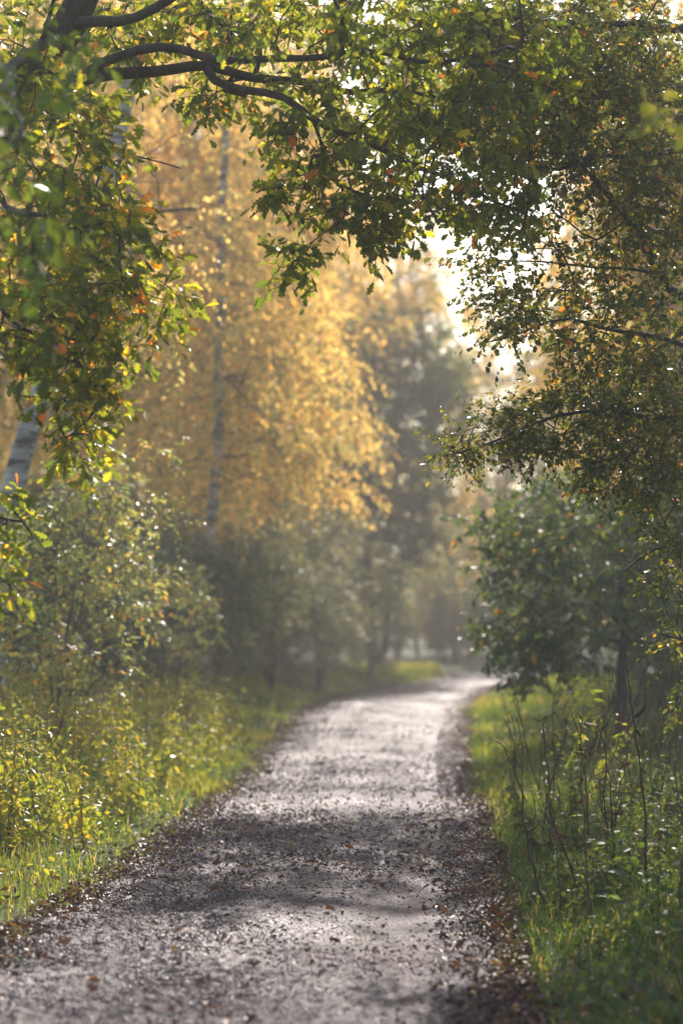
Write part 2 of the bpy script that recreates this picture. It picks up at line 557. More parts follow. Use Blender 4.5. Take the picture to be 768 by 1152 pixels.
def scatter(x0, x1, y0, y1, n):
    return rng.uniform(x0, x1, n), rng.uniform(y0, y1, n)


def build_stones():
    mb = MB()
    n = 170000
    y = 6.6 + 28 * rng.random(n) ** 1.9
    lx = np.interp(y, LD[:, 1], LD[:, 0]); rx = np.interp(y, RD[:, 1], RD[:, 0])
    u = rng.random(n); x = lx + (rx - lx) * u
    keep = rng.random(n) < np.where((u > .70) & (u < .88), 0.14, np.where((u > .2) & (u < .34), .4, 1.0)) * np.clip(0.55 + 1.6 * vnoise(x * 1.1 + 40, y * 0.5), 0.1, 1)
    x, y = x[keep], y[keep]; n = len(x)
    r = (0.0026 + 0.0085 * rng.random(n) ** 3.0) * np.clip(y / 11, .75, 1.3)
    oct_ = np.array([(1, 0, 0), (.2, 1, .1), (-1, .1, 0), (0, -1, 0), (.1, 0, 1.0), (0, 0, -.6)])
    ang = rng.random(n) * 6.28
    c, s = np.cos(ang), np.sin(ang)
    O = oct_[None] * (1 + 0.35 * rng.normal(size=(n, 6, 1)))
    V = np.stack([O[..., 0] * c[:, None] - O[..., 1] * s[:, None], O[..., 0] * s[:, None] + O[..., 1] * c[:, None], O[..., 2]], -1) * r[:, None, None]
    u = (x - np.interp(y, LD[:, 1], LD[:, 0])) / 2.4
    V += np.stack([x, y, 0.018 + 0.03 * (1 - (2 * u - 1) ** 2) + 0.008 * rng.random(n)], 1)[:, None]
    f = np.array([(0, 1, 4), (1, 2, 4), (2, 3, 4), (3, 0, 4), (1, 0, 5), (2, 1, 5), (3, 2, 5), (0, 3, 5)])
    b = np.arange(n)[:, None, None] * 6
    mb.add(V.reshape(-1, 3), (b + f[None]).reshape(-1, 3), np.repeat(np.clip(rng.normal(.5, .25, n), 0, 1), 6))
    o = mb.build('gravel', M['stone']); o['kind'] = 'stuff'; o['label'] = 'small wet stones scattered over the path'


build_stones()


def build_litter():
    mb = MB()
    n = 60000
    y = 6.5 + 40 * rng.random(n) ** 1.5
    lx = np.interp(y, LD[:, 1], LD[:, 0]); rx = np.interp(y, RD[:, 1], RD[:, 0])
    u = rng.random(n)
    e = rng.random(n)
    u = np.where(e < 0.36, 1 - 0.075 * np.abs(rng.normal(size=n)) + 0.07, np.where(e < 0.62, 0.09 * np.abs(rng.normal(size=n)) - 0.07, u))
    patch = np.clip(1.6 * np.exp(-((y - 12.9) / 2.0) ** 2) + 0.20 + 1.0 * vnoise(u * 4, y * 0.8), 0.04, 1)
    keep = (rng.random(n) < np.where((e < 0.62), 0.9, patch))
    y, u, lx, rx = y[keep], u[keep], lx[keep], rx[keep]; n = len(y)
    x = lx + (rx - lx) * u
    P = np.stack([x, y, 0.028 + 0.03 * np.clip(1 - (2 * u - 1) ** 2, 0, 1) + 0.012 * rng.random(n)], 1)
    a = rng.random(n) * 6.28
    D = np.stack([np.cos(a), np.sin(a), rng.normal(size=n) * 0.22], 1)
    N = rng.normal(size=(n, 3)) * 0.45 + np.array([0, 0, 1])
    tint = np.clip(rng.normal(.45, .3, n), 0, 1)
    q = rng.random(n) < 0.12
    leaves(mb, 'oak', P[q], D[q], N[q], 0.03 + 0.04 * rng.random(q.sum()), tint[q], .5, .6)
    leaves(mb, 'chip', P[~q], D[~q], N[~q], 0.010 + 0.028 * rng.random((~q).sum()) ** 1.5, tint[~q], .6, .6)
    m = 5200
    yv = 7 + 22 * rng.random(m) ** 1.4; sd = np.where(rng.random(m) < .5, -1, 1); dv = 1.9 * rng.random(m) ** 1.6
    xv = np.where(sd < 0, np.interp(yv, LD[:, 1], LD[:, 0]) - dv, np.interp(yv, RD[:, 1], RD[:, 0]) + dv)
    a = rng.random(m) * 6.28
    leaves(mb, 'oak', np.stack([xv, yv, ground_z(xv, yv) + .02 + .10 * rng.random(m) * np.clip(dv, .1, 1)], 1), np.stack([np.cos(a), np.sin(a), rng.normal(size=m) * .4], 1),
           rng.normal(size=(m, 3)) * .6 + np.array([0, 0, 1]), rng.uniform(.025, .07, m), np.clip(rng.normal(.6, .25, m), 0, 1), .5, .6)
    o = mb.build('leaf_litter', M['dry_leaf']); o['kind'] = 'stuff'; o['label'] = 'wet brown leaf litter along the edges of the path'


build_litter()

# larger fallen leaves one can pick out on the path
def fallen_leaves():
    protos = []
    for k in range(3):
        mb = MB()
        leaves(mb, 'oak' if k < 2 else 'round', np.zeros((1, 3)), np.array([[1, 0, .12]]), np.array([[.1, .2, 1.]]), np.array([.08 if k < 2 else .055]), np.array([.66 + .10 * k]), .6, .5)
        o = mb.build('fallen_leaf', M['dry_leaf'])
        o['label'] = 'curled fallen leaf lying on the wet path'; o['category'] = 'leaf'; o['group'] = 'fallen leaves lying on the path'
        protos.append(o)
    n = 110
    for i in range(n):
        y = rng.uniform(8, 19) if i % 3 else rng.uniform(10.5, 14.5)
        u = rng.random() if i % 2 else 0.86 + 0.11 * rng.random()
        x = np.interp(y, LD[:, 1], LD[:, 0]) * (1 - u) + np.interp(y, RD[:, 1], RD[:, 0]) * u
        o = protos[i] if i < 3 else protos[i % 3].copy()
        if i >= 3:
            col.objects.link(o)
        o.location = (x, y, 0.042 + 0.03 * (1 - (2 * u - 1) ** 2)); o.rotation_euler = (rng.normal() * .3, rng.normal() * .3, rng.random() * 6.28)
        s = rng.uniform(.7, 1.2); o.scale = (s, s, s)


fallen_leaves()


# ------------------------------------------------------------------ grass and ground cover
def grass_zone(mb, x0, x1, y0, y1, dens, hmax, w, tint):
    n = int((x1 - x0) * (y1 - y0) * dens)
    x, y = scatter(x0, x1, y0, y1, n)
    d, s = edge_dist(x, y)
    keep = d > -0.03 + 0.30 * vnoise(x * 2.5, y * 2.5) + 0.25 * vnoise(x * 7, y * 7) + 0.06 * rng.random(n)
    keep &= rng.random(n) < np.clip(0.8 + 1.3 * vnoise(x * 1.7 + 9, y * 1.7), 0.12, 1)
    x, y, d, s = x[keep], y[keep], d[keep], s[keep]; n = len(x)
    z = ground_z(x, y)
    h = hmax * (0.35 + 0.65 * rng.random(n)) * (0.35 + 0.65 * np.clip(d / 0.9, 0, 1)) * (0.75 + 0.9 * (vnoise(x * 0.9, y * 0.9) + .25))
    h = np.maximum(h, 0.04)
    a = rng.random(n) * 6.28
    lean = np.stack([np.cos(a), np.sin(a)], 1) * (h * (0.25 + 0.75 * rng.random(n)))[:, None]
    b = a + 1.57 + rng.normal(size=n) * .4
    wv = np.stack([np.cos(b), np.sin(b), b * 0], 1) * (w * (0.6 + 0.8 * rng.random(n)))[:, None]
    B = np.stack([x, y, z - 0.01], 1)
    Mi = B + np.stack([lean[:, 0] * .3, lean[:, 1] * .3, h * .6], 1)
    T = B + np.stack([lean[:, 0], lean[:, 1], h * (0.75 + .25 * rng.random(n))], 1)
    V = np.stack([B - wv, B + wv, Mi + wv * .8, Mi - wv * .8, T], 1).reshape(-1, 3)
    k = np.arange(n)[:, None] * 5
    tt = np.clip(tint + rng.normal(size=n) * .17 + 0.7 * vnoise(x * .8 + 3, y * .8), 0, 0.92)
    dry = rng.random(n) < 0.08
    tt[dry] = 1.0
    mb.add(V, [k + np.array([0, 1, 2, 3]), k + np.array([3, 2, 4])], np.repeat(tt, 5))


def build_grass():
    mb = MB()
    grass_zone(mb, -4.2, -1.0, 7, 14, 2300, .22, .0024, .6)
    grass_zone(mb, -5.0, -.6, 14, 26, 1000, .30, .0045, .55)
    grass_zone(mb, -7, 3, 26, 58, 300, .30, .009, .6)
    o = mb.build('grass', M['grass']); o['kind'] = 'stuff'; o['label'] = 'sunlit green grass on the verge below the nettles'
    mb = MB()
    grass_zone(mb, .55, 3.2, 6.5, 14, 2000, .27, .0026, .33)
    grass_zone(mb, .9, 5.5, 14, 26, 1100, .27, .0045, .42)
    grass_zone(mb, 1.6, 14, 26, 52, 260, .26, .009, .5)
    o = mb.build('grass', M['grass']); o['kind'] = 'stuff'; o['label'] = 'green grass on the verge under the small dark tree'


build_grass()


def build_cover():
    def lay(mb, x0, x1, y0, y1, n, leaf, tint, hh, dmin, kind='round'):
        x, y = scatter(x0, x1, y0, y1, n)
        d, s = edge_dist(x, y)
        keep = (d > dmin + .3 * rng.random(n)) & (rng.random(n) < np.clip(.5 + 2.2 * vnoise(x * 1.4 + 21, y * 1.4), 0.02, 1))
        x, y, d = x[keep], y[keep], d[keep]; n = len(x)
        z = ground_z(x, y) + hh * rng.random(n) * np.clip(d / .8, .25, 1) * (1 + 1.2 * vnoise(x * 2, y * 2))
        a = rng.random(n) * 6.28
        D = np.stack([np.cos(a), np.sin(a), rng.normal(size=n) * .5], 1)
        leaves(mb, kind, np.stack([x, y, z], 1), D, rng.normal(size=(n, 3)) * .7 + np.array([0, 0, 1]), leaf * (.5 + .8 * rng.random(n)), np.clip(rng.normal(tint, .18, n), 0, .95), .3, .4)
    mb = MB()
    lay(mb, -5, -1, 9, 24, 42000, .038, .55, .5, .22)
    lay(mb, -4, -.9, 8, 18, 16000, .026, .5, .2, .02)
    lay(mb, -7, 0, 22, 40, 9000, .08, .45, .5, .7)
    o = mb.build('ground_cover', M['weed_leaf']); o['kind'] = 'stuff'; o['label'] = 'low yellow green leafy ground cover below the nettles'
    mb = MB()
    lay(mb, .7, 4, 7, 13, 26000, .034, .4, .32, .16)
    lay(mb, 1.2, 6.5, 13, 26, 18000, .04, .45, .3, .3)
    lay(mb, .6, 3.4, 7, 18, 16000, .024, .5, .16, .02)
    lay(mb, .8, 3, 7, 11, 2200, .07, .3, .25, .3, 'oval')
    o = mb.build('ground_cover', M['green_leaf']); o['kind'] = 'stuff'; o['label'] = 'low dark leafy ground cover among the dry stalks'


build_cover()


# ------------------------------------------------------------------ verge plants
def weed_proto(name, label, group, h, leaf, kind, mat, tint, nst=3, gap=.055, bushy=.5):
    root = thing(name, label, 'plant', (0, 0, 0), 0, group)
    st, lf = MB(), MB()
    for k in range(nst):
        a = rng.random() * 6.28; hh = h * rng.uniform(.65, 1.05)
        tip = np.array([math.cos(a) * .16 * hh, math.sin(a) * .16 * hh, hh])
        base = np.array([math.cos(a) * .05, math.sin(a) * .05, -.02])
        P = smooth_path([base, base * .7 + tip * .45 + rng.normal(size=3) * .02, tip], .08)
        tube(st, P, np.linspace(.0045, .0015, len(P)), 4, .5)
        t = np.arange(.15, 1, gap / hh); n = len(t)
        Q = np.stack([np.interp(t, np.linspace(0, 1, len(P)), P[:, i]) for i in range(3)], 1)
        for sgn in (1, -1):
            b = np.arange(n) * 1.57 + (0 if sgn > 0 else math.pi) + rng.normal(size=n) * .5
            D = np.stack([np.cos(b), np.sin(b), .15 - .7 * rng.random(n)], 1)
            L = leaf * (1.15 - .75 * t) * (.7 + .6 * rng.random(n))
            leaves(lf, kind, Q, D, rng.normal(size=(n, 3)) * .3 + np.array([0, 0, 1.]), L, np.clip(rng.normal(tint, .16, n) + .12 * t, 0, .95), .3, .6)
            if bushy:
                q = rng.random(n) < bushy
                P2 = Q[q] + D[q] * (leaf * .9)
                prisms(st, Q[q], P2, .0015, .001)
                leaves(lf, kind, P2, nrm(D[q] + rng.normal(size=(q.sum(), 3)) * .6), rng.normal(size=(q.sum(), 3)) * .4 + np.array([0, 0, 1.]), L[q] * .8, np.clip(rng.normal(tint + .05, .15, q.sum()), 0, .95), .3, .6)
    st.build('stem', M['straw'], root); lf.build('foliage', mat, root)
    return root


def plant_out(protos, spots, smin, smax, tiltmax=.12):
    for i, (x, y) in enumerate(spots):
        k = i % len(protos)
        loc = on_ground(x, y); rz = rng.random() * 6.28; s = rng.uniform(smin, smax)
        tl = (rng.normal() * tiltmax, rng.normal() * tiltmax)
        if i < len(protos):
            p = protos[k]; p.location = tuple(loc); p.rotation_euler = (tl[0], tl[1], rz); p.scale = (s, s, s)
        else:
            dup(protos[k], loc, rz, s, tilt=tl)


def spots(n, y0, y1, dmin, dmax, side, pw=1.0):
    out = []
    while len(out) < n:
        y = y0 + (y1 - y0) * rng.random() ** pw
        d = rng.uniform(dmin, dmax)
        x = np.interp(y, LD[:, 1], LD[:, 0]) - d if side < 0 else np.interp(y, RD[:, 1], RD[:, 0]) + d
        out.append((x, y))
    return out


nettles = [weed_proto('nettle', 'leafy yellow green nettle standing above the grass of the sunny verge', 'nettles on the sunny verge', h, .085, 'oval', M['weed_leaf'], t)
           for h, t in ((1.0, .5), (.8, .6), (1.15, .42), (.7, .68))]
plant_out(nettles, spots(130, 12, 25, .45, 3.0, -1, 1.2) + spots(26, 9.5, 12.5, .7, 2.2, -1), .65, 1.1)
herbs = [weed_proto('willowherb', 'tall pale willowherb gone to yellow among the nettles', 'willowherbs among the nettles', h, .075, 'long', M['weed_leaf'], .8, 2, .04, .2) for h in (1.3, 1.05)]
plant_out(herbs, spots(34, 13, 26, .9, 3.0, -1), .8, 1.2)
dim = [weed_proto('bramble', 'low dark green bramble in the shaded verge among dry stalks', 'brambles in the shaded verge', h, .075, 'round', M['green_leaf'], t, 3, .06, .6) for h, t in ((.5, .4), (.65, .55))]
plant_out(dim, spots(95, 7.8, 16, .35, 2.4, 1) + spots(45, 16, 25, .7, 3.6, 1), .4, 1.15, .2)


def stalk_proto(h, lean, forks, tint, label, group):
    root = thing('dry_stalk', label, 'stalk', (0, 0, 0), 0, group)
    mb = MB()
    P = smooth_path([(0, 0, -.02), (lean * .25, .02, h * .4), (lean * .6 + .02, -.01, h * .75), (lean, .01, h)], .06)
    P = P + rng.normal(size=P.shape) * .004
    tube(mb, P, np.linspace(.0075, .003, len(P)), 5, tint)
    for _ in range(forks):
        i = rng.integers(len(P) // 3, len(P) - 2)
        tip = P[i] + np.array([rng.normal() * .12, rng.normal() * .12, rng.uniform(.12, .3)])
        B = smooth_path([P[i], (P[i] + tip) / 2 + rng.normal(size=3) * .02, tip], .06)
        tube(mb, B, np.linspace(.0045, .002, len(B)), 4, tint)
    mb.build('stem', M['straw'], root)
    lf = MB()
    q = rng.integers(len(P) // 4, len(P), 9)
    leaves(lf, 'long', P[q], rng.normal(size=(9, 3)) + np.array([0, 0, -.5]), rng.normal(size=(9, 3)), rng.uniform(.03, .07, 9), rng.uniform(.2, .8, 9), .6, .8)
    lf.build('foliage', M['dry_leaf'], root)
    return root


stalks = [stalk_proto(h, l, f, .12, 'thin bare dark stalk rising out of the shaded verge', 'dry stalks in the shaded verge') for h, l, f in ((1.0, .2, 2), (1.25, -.25, 3), (.75, .3, 1), (.9, -.1, 2), (1.1, .05, 4))]
plant_out(stalks, spots(66, 8.6, 17, .3, 2.0, 1) + spots(44, 17, 24, 1.2, 3.4, 1), .6, 1.15, .14)
pale = [stalk_proto(h, l, 2, .95, 'bleached straw coloured dead stem bent over in the dark verge', 'bleached dead stems') for h, l in ((.9, .25), (.8, -.3))]
plant_out(pale, [(1.78, 13.2), (2.05, 14.1), (1.5, 11.6), (2.4, 16.5)], .8, 1.1, .1)


def tall_grass():
    root = thing('dead_grass_tuft', 'tuft of tall straw coloured dead grass', 'grass tuft', (0, 0, 0), 0, 'tufts of tall dead grass along the far verge')
    mb = MB()
    for _ in range(45):
        a = rng.random() * 6.28; r = .16 * rng.random() ** .5; h = rng.uniform(.5, 1.0)
        b = np.array([math.cos(a) * r, math.sin(a) * r, 0]); t = b * 2.4 + np.array([rng.normal() * .1, rng.normal() * .1, h])
        tube(mb, [b, b * 1.3 + np.array([0, 0, h * .6]), t], [.004, .003, .0015], 3, rng.uniform(.7, 1))
    mb.build('blades', M['straw'], root)
    return root


plant_out([tall_grass()], spots(22, 28, 47, .9, 2.6, -1), .8, 1.3, .05)

# a bright young sapling in the shaded verge
def sapling():
    b = on_ground(2.15, 14.9)
    root = thing('sapling', 'slender sapling with bright yellow green leaves in the shaded verge', 'sapling', b)
    sk = Skel(4000)
    sk.limb([b + (0, 0, -.05), b + (.02, 0, .35), b + (-.05, .02, .7), b + (-.1, 0, 1.0)], .009, .003, .08, False)
    A = np.array([b + (rng.normal() * .17 - .05, rng.normal() * .15, rng.uniform(.42, 1.05)) for _ in range(16)])
    A, O = sk.reach(A, .1, .1)
    r = sk.radii(.0018)
    w, l = MB(), MB()
    sk.wood(range(len(sk.chains)), r, w)
    spray(l, w, 'long', A, O, 3, .16, 5, .085, .52, .1, .3, wr=.001)
    w.build('stem', M['straw'], root, b); l.build('foliage', M['weed_leaf'], root, b)


sapling()


# ------------------------------------------------------------------ trees near at hand
def blob(px, py, rx, ry, d0, d1, n):
    """n points spread through a part of a crown"""
    a = rng.random(n) * 6.28; r = np.sqrt(rng.random(n)); d = rng.uniform(d0, d1, n)
    return np.stack([at(px + rx * r[i] * math.cos(a[i]), py + ry * r[i] * math.sin(a[i]), d[i]) for i in range(n)])


def overhanging_oak():
    base = on_ground(-4.3, 10.8)
    root = thing('oak_tree', 'dark limbed oak arching over the path with lobed green and yellow leaves', 'tree', base)
    sk = Skel()
    D = 11.0
    T = [base + (0, 0, -.1), base + (.25, -.05, 1.2), base + (.75, 0, 2.6), at(-110, 260, D), at(-10, 150, D), at(50, 72, D), at(78, 28, D), at(100, -20, D), at(130, -110, D + .2), at(120, -260, D + .4), at(150, -420, D + .4)]
    trunk = sk.limb(T, .21, .05, .15, False)
    limbs = []
    def lim(pts, r0, r1):
        limbs.append(sk.limb([at(*p) for p in pts], r0, r1, .1, True, .012))
    lim([(20, 120, 11), (42, 105, 11), (80, 95, 11), (150, 82, 11), (210, 75, 11.1), (250, 78, 11.2), (310, 90, 11.3), (384, 100, 11.5), (450, 104, 11.8), (520, 112, 12)], .043, .012)
    lim([(85, 90, 11), (120, 67, 10.9), (160, 56, 10.8), (200, 57, 10.8), (240, 65, 10.7), (300, 68, 10.7), (384, 60, 10.6), (434, 62, 10.6), (490, 68, 10.5), (560, 60, 10.5)], .031, .010)
    lim([(228, 76, 11.1), (240, 88, 11.1), (280, 102, 11), (320, 112, 10.9), (350, 132, 10.8), (384, 150, 10.8), (434, 170, 10.8), (470, 187, 10.9), (504, 202, 11), (540, 217, 11.1), (590, 238, 11.2)], .028, .008)
    lim([(80, 40, 11), (115, 22, 10.8), (155, 20, 10.7), (190, 2, 10.6), (240, -40, 10.6), (330, -60, 10.8)], .036, .012)
    lim([(358, 140, 10.8), (372, 190, 10.7), (384, 210, 10.7), (420, 222, 10.7), (455, 222, 10.7)], .011, .005)
    lim([(384, 212, 10.7), (386, 240, 10.6), (365, 262, 10.6), (345, 285, 10.5)], .006, .003)
    lim([(60, 135, 10.8), (110, 160, 10.5), (160, 178, 10.4), (205, 190, 10.3)], .012, .004)
    lim([(-30, 180, 10.8), (10, 230, 10.3), (60, 250, 10), (110, 290, 9.9), (160, 330, 9.8)], .024, .006)
    lim([(-60, 215, 10.8), (-20, 320, 10.2), (30, 370, 10), (80, 400, 9.9), (120, 450, 9.9)], .024, .006)
    lim([(-110, 260, 10.8), (-90, 420, 10.2), (-50, 520, 9.8), (10, 570, 9.7), (40, 600, 9.7)], .02, .006)
    lim([(60, 60, 11), (30, 60, 10), (10, 90, 8.8), (15, 120, 7.8), (30, 160, 7.2)], .035, .008)
    regs = [  # the hanging tips under the limbs
        (335, 288, 26, 14, 10.4, 10.7, 9), (308, 208, 16, 12, 10.5, 10.9, 5), (330, 150, 26, 26, 10.5, 11.1, 12), (365, 190, 34, 26, 10.4, 11, 14),
        (375, 240, 34, 16, 10.4, 10.8, 10), (440, 225, 50, 32, 10.4, 11.2, 26), (425, 262, 16, 10, 10.5, 10.8, 4), (500, 220, 60, 30, 10.6, 11.6, 26), (575, 240, 40, 22, 10.8, 11.6, 15),
        (460, 150, 80, 45, 10.2, 12, 44), (545, 150, 60, 60, 10.4, 12, 40), (300, 100, 60, 18, 11.4, 12.4, 10), (400, 95, 70, 34, 11, 12.4, 34),
        (420, 30, 150, 34, 10, 12, 74), (560, 60, 90, 60, 10.2, 12, 70), (270, 25, 100, 30, 11, 12.6, 42), (180, 20, 80, 26, 11.2, 12.8, 34),
        (120, 60, 60, 26, 11.3, 13, 18), (240, 95, 40, 20, 11.4, 12.4, 8), (225, 110, 20, 10, 10.6, 11, 3),
        # the drooping bough at the trunk's side
        (60, 120, 60, 60, 9.6, 11.8, 38), (110, 200, 40, 50, 9.6, 11, 16), (50, 230, 70, 60, 9, 11, 36), (120, 265, 60, 34, 9.4, 10.6, 26), (60, 320, 70, 50, 9, 10.8, 32), (150, 335, 55, 28, 9.4, 10.4, 24),
        (45, 385, 60, 36, 9.2, 10.6, 30), (100, 390, 34, 24, 9.4, 10.2, 14), (95, 440, 30, 36, 9.4, 10.4, 22), (90, 500, 20, 24, 9.4, 10.2, 7), (5, 585, 30, 40, 9.2, 10.2, 10), (5, 660, 16, 50, 9.2, 10, 5),
        (-120, 350, 80, 250, 9, 11.5, 60), (0, 50, 60, 60, 9.5, 12, 40),
        # above the frame; the big upper crown is added to shade the near haze
        (120, -130, 240, 120, 9.5, 13, 80), (430, -90, 200, 70, 9.8, 12.4, 60), (40, -380, 420, 240, 8.5, 13.5, 260), (420, -330, 260, 190, 9, 13, 150)]
    A = np.concatenate([blob(*r) for r in regs])
    A, O = sk.reach(A, .16, .08, .07, .3, .6)
    near = np.concatenate([blob(25, 80, 46, 70, 6.3, 7.6, 9), blob(10, 200, 40, 90, 6.5, 7.8, 9), blob(10, 290, 50, 50, 7, 8.2, 7), blob(95, 45, 20, 30, 7, 7.8, 3)])
    nA, nO = sk.reach(near, .16, .05, .07, .3, .6)
    r = sk.radii(.0026, .42, .03)
    tw, cr = MB(), MB()
    mt = MB(); sk.wood([trunk], r, mt); mt.build('trunk', M['oak_bark'], root, base, True)
    for i in limbs:
        ml = MB(); sk.wood([i], r, ml); ml.build('limb', M['oak_bark'], root, base, True)
    sk.wood([i for i in range(len(sk.chains)) if i != trunk and i not in limbs], r, tw)
    side = A[:, 0] < at(230, 0, 10)[0]
    spray(cr, tw, 'oak', A[~side], O[~side], 3, .2, 6, .084, .40, .16, .3, .75, .0015, rest=.95, restp=.012)
    spray(cr, tw, 'oak', A[side], O[side], 3, .21, 6, .084, .48, .18, .25, .8, .0015, rest=.93, restp=.022)
    spray(cr, tw, 'oak', nA, nO, 2, .2, 5, .085, .08, .12, .25, .8, .0015)
    tw.build('twigs', M['oak_bark'], root, base); cr.build('crown', M['oak_leaf'], root, base)


overhanging_oak()


def hawthorn_tree():
    base = on_ground(4.6, 12.6)
    root = thing('hawthorn_tree', 'small leaved hawthorn whose dark boughs hang over the grassy verge from above', 'tree', base)
    sk = Skel()
    trunk = sk.limb([base + (0, 0, -.1), base + (-.2, .05, 1.0), base + (-.55, 0, 2.2), at(905, 300, 12.5), at(845, 170, 12.4), at(800, 60, 12.3), at(770, -60, 12.3), at(740, -220, 12.4)], .16, .045, .15, False)
    limbs = []
    def lim(pts, r0, r1):
        limbs.append(sk.limb([at(*p) for p in pts], r0, r1, .12, True, .015))
    lim([(890, 330, 12.5), (830, 345, 12.3), (768, 330, 12.1), (744, 310, 12), (714, 265, 11.8), (690, 225, 11.6), (640, 170, 11.4)], .05, .01)
    lim([(860, 240, 12.5), (800, 268, 12.6), (768, 267, 12.6), (734, 260, 12.7), (704, 235, 12.8), (690, 205, 12.8)], .034, .01)
    lim([(840, 170, 12.4), (790, 172, 12.1), (740, 172, 11.9), (679, 176, 11.7), (630, 190, 11.5), (590, 180, 11.5)], .03, .008)
    lim([(820, 110, 12.4), (760, 95, 12.3), (690, 110, 12.2), (620, 100, 12.1), (560, 110, 12)], .035, .009)
    lim([(790, 40, 12.4), (720, 30, 12), (650, 30, 11.8), (580, 20, 11.6), (520, 30, 11.6)], .035, .009)
    lim([(900, 400, 12.5), (840, 410, 12.2), (768, 390, 12), (700, 372, 11.8), (640, 360, 11.6), (590, 372, 11.6), (552, 382, 11.6)], .03, .005)
    lim([(905, 450, 12.5), (850, 470, 12), (790, 480, 11.8), (740, 470, 11.6), (690, 462, 11.5), (630, 470, 11.4), (570, 488, 11.4), (512, 510, 11.4)], .034, .005)
    lim([(700, 225, 11.7), (670, 268, 11.8), (640, 250, 11.8), (622, 242, 11.8)], .01, .004)
    lim([(745, 312, 12), (700, 300, 12), (640, 298, 12), (580, 296, 12), (535, 288, 12)], .012, .003)
    lim([(910, 560, 12.5), (850, 600, 12), (790, 610, 11.7), (740, 620, 11.6), (700, 640, 11.6)], .026, .006)
    lim([(912, 640, 12.5), (850, 700, 11.8), (790, 720, 11.5), (745, 715, 11.4)], .022, .006)
    regs = [(660, 60, 120, 70, 11, 13.4, 150), (600, 150, 70, 60, 11, 12.6, 66), (710, 140, 80, 60, 11, 13.4, 95), (680, 215, 60, 34, 11.2, 12.8, 40), (745, 230, 40, 50, 11.2, 13, 40),
            (700, 300, 70, 40, 11.4, 12.8, 30), (600, 330, 50, 22, 11.3, 12.2, 9), (590, 372, 40, 14, 11.3, 12, 9), (640, 350, 60, 30, 11.4, 12.4, 18), (735, 380, 50, 50, 11.2, 12.8, 36), (660, 402, 50, 20, 11.2, 12.2, 16),
            (560, 488, 52, 14, 11.1, 11.7, 22), (640, 475, 60, 34, 11, 12, 50), (720, 480, 60, 60, 11, 12.4, 80), (700, 535, 60, 22, 11, 12.2, 24), (762, 570, 26, 70, 11, 12.4, 24), (758, 660, 22, 60, 11, 12.4, 14), (772, 740, 22, 50, 11, 12.4, 8),
            (860, 400, 90, 300, 11, 13.6, 110), (700, -100, 160, 90, 11, 13.4, 70), (720, -320, 260, 170, 9.5, 13.6, 230), (545, 295, 24, 8, 11.8, 12.2, 6), (585, 265, 40, 22, 11.4, 12.4, 14), (524, 504, 20, 9, 11.25, 11.55, 8), (575, 340, 40, 26, 11.4, 12.4, 14)]  # the topmost leaves, out of view, are added to shade the near haze
    A = np.concatenate([blob(*r) for r in regs])
    A, O = sk.reach(A, .16, .07, .06, .25, .6)
    r = sk.radii(.0022, .42, .03)
    tw, cr = MB(), MB()
    mt = MB(); sk.wood([trunk], r, mt); mt.build('trunk', M['oak_bark'], root, base, True)
    for i in limbs:
        ml = MB(); sk.wood([i], r, ml); ml.build('limb', M['oak_bark'], root, base, True)
    sk.wood([i for i in range(len(sk.chains)) if i != trunk and i not in limbs], r, tw)
    low = A[:, 2] < at(0, 430, 11.6)[2]
    spray(cr, tw, 'haw', A[~low], O[~low], 5, .26, 9, .043, .42, .22, .10, .65, .0013, rest=.97, restp=.02)
    spray(cr, tw, 'haw', A[low], O[low], 5, .26, 9, .040, .38, .2, .10, .6, .0013, rest=.97, restp=.012)
    tw.build('twigs', M['oak_bark'], root, base); cr.build('crown', M['haw_leaf'], root, base)


hawthorn_tree()


def bough_tree():  # added tree; its dense bough is set to shade a band of the path
    d = 25.0
    base = on_ground(6.6, d)
    root = thing('shade_tree', 'tall dark tree added to shade the path with a high leafy bough, behind the hawthorn', 'tree', base)
    sk = Skel()
    trunk = sk.limb([base + (0, 0, -.1), base + (-.1, 0, 2), base + (-.3, .1, 4.5), base + (-.4, 0, 7), base + (-.2, 0, 9.5), base + (-.3, 0, 11.5)], .2, .04, .25, False, .02)
    limbs = [sk.limb([base + np.array(p) for p in pts], r0, .015, .2, True, .02) for pts, r0 in (
        ([(-.4, 0, 6.4), (-1.6, -.2, 7.4), (-3.2, -.3, 8.1), (-4.6, -.2, 8.4), (-5.8, -.1, 8.3)], .07),
        ([(-.4, 0, 7.2), (-1.4, .8, 8.2), (-2.8, 1.2, 9.0), (-4.2, 1.4, 9.3)], .06),
        ([(-.3, 0, 8.6), (.8, -.3, 9.6), (1.8, -.5, 10.2)], .05))]
    def box(x0, x1, y0, y1, z0, z1, n):
        return np.stack([rng.uniform(x0, x1, n), rng.uniform(y0, y1, n), rng.uniform(z0, z1, n)], 1)
    A = np.concatenate([box(.5, 3.2, 21.8, 26.2, 8.0, 9.2, 330), box(2.6, 5.6, 22, 27.0, 8.0, 10.2, 150), crown_points(base + (-.2, 0, 9.6), 2.6, 2.4, 2.2, 150)])
    A, O = sk.reach(A, .3, .06, .07, .3, .6)
    r = sk.radii(.004, .42, .04)
    mt = MB(); sk.wood([trunk], r, mt); mt.build('trunk', M['oak_bark'], root, base, True)
    for i in limbs:
        ml = MB(); sk.wood([i], r, ml); ml.build('limb', M['oak_bark'], root, base, True)
    tw, cr = MB(), MB()
    sk.wood([i for i in range(len(sk.chains)) if i != trunk and i not in limbs], r, tw)
    spray(cr, tw, 'haw', A, O, 4, .34, 8, .09, .42, .18, .15, .75, .002, up=1.0, rest=.97, restp=.02)
    tw.build('twigs', M['oak_bark'], root, base); cr.build('crown', M['oak_leaf'], root, base)



